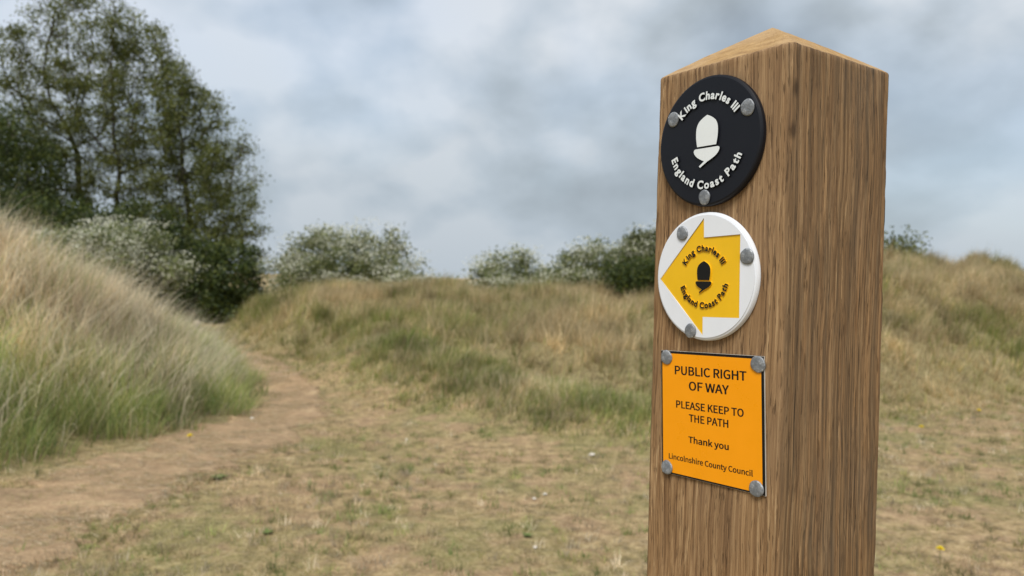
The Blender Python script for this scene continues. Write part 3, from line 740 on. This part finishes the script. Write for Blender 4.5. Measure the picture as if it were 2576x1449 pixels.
def acorn(parent, k, x, y, mats, z0, rise, skirt):
    half = [(0, 15.1), (3.4, 13.5), (6.3, 11.3), (7.8, 8.5), (8.25, 5.2), (8.05, 1.2), (7.2, -3.3)]
    rt = catmull(half, 5); nut = rt+[(-a, b) for a, b in rt[::-1]][:-1]
    cr = catmull([(8.3, -4.5), (9.3, -4.85), (9.75, -5.9), (9.0, -7.7), (6.9, -9.7), (3.6, -11.5), (.9, -12.7)], 4)
    cl = [(-a, b) for a, b in catmull([(8.3, -4.5), (9.3, -4.85), (9.75, -5.9), (9.0, -7.7), (6.9, -9.7), (3.6, -11.5), (1.6, -12.35)], 4)]
    cup = cr+[(-4.6, -15.95), (-5.5, -15.0)]+cl[::-1]
    for nm, pts in (("acorn_nut", nut), ("acorn_cup", cup)):
        p = np.array(pts)*k/1000
        # skirt: the raised base is a little larger than the printed face
        c = p.mean(0); d = p-c; q = c+d*(1+skirt/np.maximum(np.hypot(d[:, 0], d[:, 1]), .001))[:, None]
        me = join_meshes([(outline_prism(q, z0-.0002, z0+rise, "a", .00012), 0), (outline_prism(p, z0+rise-.0002, z0+rise+.00008, "b"), 1)], nm, mats)
        o = bpy.data.objects.new(nm, me); COL.objects.link(o); o.parent = parent; o.location = (x, y, 0)

def sign_root(name, uu, vv, tilt, label, cat):
    o = empty(name, face_point(uu, vv, .0003)); tag(o, label, cat)
    m3 = Matrix.Rotation(YAW, 3, 'Z') @ Matrix.Rotation(math.pi/2, 3, 'X') @ Matrix.Rotation(R(tilt), 3, 'Z')
    o.rotation_euler = m3.to_euler(); return o
def black_disc():
    s = sign_root("waymark_disc", 46.57, -47.6, 0, "round black disc with white acorn and curved lettering, topmost on the post", "sign")
    T = .004; r0 = .0387
    obj("disc_body", lathe([(r0, 0), (r0+.0003, .001), (r0+.0001, T-.0012), (r0-.0004, T-.0004), (r0-.0013, T)], 128, "black_disc_body"), M_BLACK, s)
    acorn(s, 1.0, .0004, .0002, [M_BLACK, M_CREAM], T, .0010, .00022)
    arc_text(s, "King Charles III", .0046, .0245, 142.5, 33.5, [M_BLACK, M_CREAM], T, .0010, .00022, .00020)
    arc_text(s, "England Coast Path", .0046, .0285, -163, -22, [M_BLACK, M_CREAM], T, .0010, .00022, .00020, True)
    for x, y, k in ((-.0271, .0169, 1.0), (.0290, .0149, 1.03), (-.0006, -.0336, .98)): nail(s, x, y, T, k)
black_disc()
def arrow_disc():
    s = sign_root("waymark_disc", 45.92, -128.41, 0, "round white disc with yellow arrow pointing left, middle sign on the post", "sign")
    T = .0037; r0 = .0383; REC = .0007
    arrow = [(-35.3, -2.0), (-.7, 34.9), (-.2, 23.3), (26.3, 24.3), (27.0, -23.5), (.35, -24.3), (.6, -35.6)]
    cu = bpy.data.curves.new("rim", 'CURVE'); cu.dimensions = '2D'; cu.fill_mode = 'BOTH'; cu.extrude = REC/2
    ang = np.linspace(0, 2*np.pi, 160, endpoint=False)
    for pts in ([( (r0-.0016)*math.cos(a), (r0-.0016)*math.sin(a)) for a in ang], [(a/1000, b/1000) for a, b in arrow]):
        sp = cu.splines.new('POLY'); sp.points.add(len(pts)-1); sp.use_cyclic_u = True
        for q, (a, b) in zip(sp.points, pts): q.co = (a, b, 0, 1)
    layer = curve_mesh(cu, "layer"); c = co(layer); c[:, 2] += T-REC/2; layer.vertices.foreach_set("co", c.ravel())
    base = lathe([(r0, 0), (r0+.0003, .001), (r0, T-.0016), (r0-.0005, T-.0007), (r0-.00155, T-REC+.0004), (r0-.00165, T-REC)], 160, "base")
    obj("disc_body", join_meshes([(base, 0), (layer, 0)], "white_disc_body", []), M_WHITE, s)
    a = np.array(arrow); p = (a-a.mean(0))*.9985+a.mean(0)
    o = obj("arrow_panel", outline_prism(p/1000, T-REC-.0003, T-REC+.0001, "arrow_panel"), M_YELLOW, s); tag(o, "sunken yellow arrow pointing left")
    z0 = T-REC+.0001
    acorn(s, .62, .0004, -.0002, [M_YELLOW, M_INK], z0, .0008, .00018)
    arc_text(s, "King Charles III", .0034, .0152, 155, 27, [M_YELLOW, M_INK], z0, .0006, .00018, .00012)
    arc_text(s, "England Coast Path", .0034, .0190, -159, -13, [M_YELLOW, M_INK], z0, .0006, .00018, .00012, True)
    for x, y, k in ((-.0171, .0263, .96), (.0317, .0116, 1.03), (-.0085, -.0332, .98)): nail(s, x, y, T, k)
arrow_disc()
def notice_plate():
    cu_, cv_ = 51.07, -212.8; tilt = 2.62
    s = sign_root("notice_plate", cu_, cv_, tilt, "square orange notice plate with black border and printed lettering, lowest on the post", "sign")
    hw, hh, T = .0390, .0387, .0008
    sq = lambda a, b: [(-a, -b), (a, -b), (a, b), (-a, b)]
    obj("backing", outline_prism(sq(hw, hh), 0, T, "plate_backing", .00005), M_EDGE, s)
    obj("border", outline_prism(sq(hw-.00015, hh-.00015), T-.0003, T+.00006, "plate_border"), M_BORDER, s)
    obj("orange_panel", outline_prism([(-.0378, -.0376), (.0370, -.0376), (.0370, .0370), (-.0378, .0370)], T-.0002, T+.00012, "plate_panel"), M_ORANGE, s)
    ct, st_ = math.cos(R(tilt)), math.sin(R(tilt))
    def loc(a, b): x, y = a-cu_, b-cv_; return (x*ct+y*st_)/1000, (-x*st_+y*ct)/1000
    for txt, q0, q1, cap, bold in (("PUBLIC RIGHT", (22.7, -189.8), (77.0, -187.3), 5.15, .00020), ("OF WAY", (34.5, -198.2), (65.0, -196.9), 5.15, .00020),
                             ("PLEASE KEEP TO", (24.5, -210.5), (75.8, -208.1), 4.35, .00017), ("THE PATH", (35.2, -217.7), (65.2, -216.0), 4.4, .00017),
                             ("Thank you", (35.2, -230.3), (65.9, -229.2), 3.75, .00015), ("Lincolnshire County Council", (19.5, -243.4), (83.1, -240.5), 3.2, .00011)):
        x0, y0 = loc(*q0); x1, y1 = loc(*q1)
        me = text_mesh(txt, cap/1000/CAPS, .00003, 0, "lettering", SANS)
        # heavier strokes: copies of the outline a fraction of a millimetre apart
        lay = []
        for q, (dx, dy) in enumerate(((0, 0), (1, 0), (-1, 0), (0, .6), (0, -.6), (.7, .45), (-.7, .45), (.7, -.45), (-.7, -.45))):
            m2 = me.copy(); c2 = co(m2)+np.array((dx*bold, dy*bold, q*4e-6), np.float32); m2.vertices.foreach_set("co", c2.ravel()); lay.append((m2, 0))
        me = join_meshes(lay, "lettering", []); c = co(me)
        c[:, 0] = x0+(c[:, 0]-c[:, 0].min())*(x1-x0)/(c[:, 0].max()-c[:, 0].min()); c[:, 1] += (y0+y1)/2; c[:, 2] += T+.00014
        me.vertices.foreach_set("co", c.ravel()); obj("lettering", me, M_INK, s)
    for a, b, k in ((15.83, -179.93, .98), (84.84, -177.09, 1.06), (18.5, -249.35, .98), (85.97, -246.69, 1.04)):
        x, y = loc(a, b); nail(s, x, y, T+.0001, k)
notice_plate()

# ------------------------------------------------------------------ small things on the turf
def mat_plain_rough(name, c1, c2, sc=40):
    m, t = material(name); p = obj_coord(t); n = t.noise(p, sc, 4, .6)
    finish(t, t.ramp(n, [(.3, c1), (.7, c2)]), .8, n, bump_strength=.4, bump_dist=.004, spec=.25); return m
M_STALK = mat_plain_rough("flower_stalk", (.13, .16, .06), (.20, .22, .09)); M_YPETAL = mat_plain_rough("yellow_petal", (.78, .60, .01), (.86, .70, .03), 300)
M_WEED = mat_plain_rough("weed_leaf", (.11, .15, .045), (.16, .20, .065)); M_PALEWEED = mat_plain_rough("pale_weed_leaf", (.22, .26, .15), (.30, .34, .21))
M_SHELL = mat_plain_rough("pale_shell", (.55, .50, .43), (.72, .68, .61)); M_OLDWOOD = mat_plain_rough("grey_old_wood", (.17, .14, .11), (.33, .28, .23), 30); M_STUMP = mat_plain_rough("pale_cut_wood", (.45, .36, .30), (.58, .48, .42), 60)
def at(px, py):
    x, y = ground_at(px, py); return x, y, hz(x, y)
def flower(px, py, label, k=1.0):
    x, y, z = at(px, py); o = empty("yellow_flower", (x, y, z)); tag(o, label, "flower", "yellow flowers in the turf")
    hgt = .05*k
    obj("stalk", lathe([(.0016, -.01), (.0014, hgt*.6), (.0012, hgt)], 6, "flower_stalk"), M_STALK, o)
    bm = bmesh.new()
    for ring, (nn, r0, r1, dz) in enumerate(((16, .003, .019, .004), (13, .002, .014, .008), (9, .001, .008, .010))):
        for i in range(nn):
            a = 2*math.pi*(i+ring*.4)/nn; w_ = .0028; d = Vector((math.cos(a), math.sin(a), 0)); sd_ = Vector((-d.y, d.x, 0))
            q = [d*r0-sd_*w_*.5, d*r0+sd_*w_*.5, d*r1+sd_*w_*.8+Vector((0, 0, dz)), d*r1-sd_*w_*.8+Vector((0, 0, dz))]
            bm.faces.new([bm.verts.new(v*k+Vector((0, 0, hgt+ring*.002))) for v in q])
    me = bpy.data.meshes.new("flower_head"); bm.to_mesh(me); bm.free(); obj("flower_head", me, M_YPETAL, o)
flower(2385, 1405, "yellow flower nearest the camera, low right of the post", .95)
flower(2328, 1099, "yellow flower beside the post's right edge at the dune foot", 1.15)
flower(2472, 1050, "yellow flower farthest right and back, by the dune foot", 1.15)
flower(484, 1121, "yellow flower at the foot of the left dune beside the path", 1.2)
def rosette(px, py, label, size, mat, n=9):
    x, y, z = at(px, py); o = empty("weed_rosette", (x, y, z)); tag(o, label, "weed", "leafy weeds in the turf")
    pts = []
    for i in range(7): t_ = i/6; pts.append((t_, .26*math.sin(math.pi*min(t_*.9+.08, 1))))
    V = []; F = []
    for i, (a, w_) in enumerate(pts):
        h = .35*math.sin(a*2.4)*.5
        V += [(a, -w_, h+.05), (a, 0, h), (a, w_, h+.05)]
        if i: b = 3*i; F += [(b-3, b-2, b+1, b), (b-2, b-1, b+2, b+1)]
    me = bpy.data.meshes.new("weed_leaf"); me.from_pydata(V, [], F)
    for i in range(n):
        l = obj("leaf", me, mat, o, (0, 0, .003), (0, random.uniform(-.3, -.02), i*2*math.pi/n+random.uniform(-.2, .2)), True); k = size*random.uniform(.75, 1.1); l.scale = (k, k, k)
rosette(556, 1210, "small dark green weed growing on the sandy path", .06, M_WEED)
rosette(684, 1345, "green weed in the turf low left of centre", .032, M_WEED)
rosette(1341, 1350, "green weed in the turf left of the post's foot", .032, M_WEED)
def shell(px, py, label, k):
    x, y, z = at(px, py); bm = bmesh.new(); bmesh.ops.create_icosphere(bm, subdivisions=2, radius=1)
    ph = Vector((px, py, 0))
    for v in bm.verts:
        n_ = mnoise.noise(v.co*1.3+ph*.013); v.co *= (1+.35*n_); v.co = Vector((v.co.x*k, v.co.y*k*.75, v.co.z*k*.45))
    me = bpy.data.meshes.new("pebble"); bm.to_mesh(me); bm.free()
    o = obj("pebble", me, M_SHELL, None, (x, y, z+k*.55), (0, 0, px), True); tag(o, label, "pebble", "pale pebbles in the turf")
shell(1362, 1380, "pale pebble in the turf at the bottom, left of the post", .012)
shell(1383, 1241, "pale pebble in dry turf, upper right of a pair", .013)
shell(1356, 1253, "pale pebble in dry turf, lower left of a pair", .013)
shell(1499, 1150, "pale pebble in short grass just left of the post's plate", .022)
shell(1031, 1103, "pale pebble in the middle of the dry turf", .013)
shell(640, 1056, "pale pebble at the green foot of the left dune", .023)
def stake():
    Y = 10.4; x = (497-1288)/HORF*Y; z = hz(x, Y); _, zt = P2(497, 806, Y)
    o = empty("wooden_stake", (x, Y, z)); tag(o, "short weathered stake with pale top where the path leaves the dunes", "stake")
    h = zt-z
    obj("shaft", lathe([(.045, -.2), (.043, h*.5), (.040, h-.06)], 12, "stake_shaft", .03, 3), M_OLDWOOD, o)
    obj("pale_top", lathe([(.040, h-.0598), (.042, h-.03), (.036, h-.004), (.02, h)], 12, "stake_top", .03, 3), M_STUMP, o)
stake()
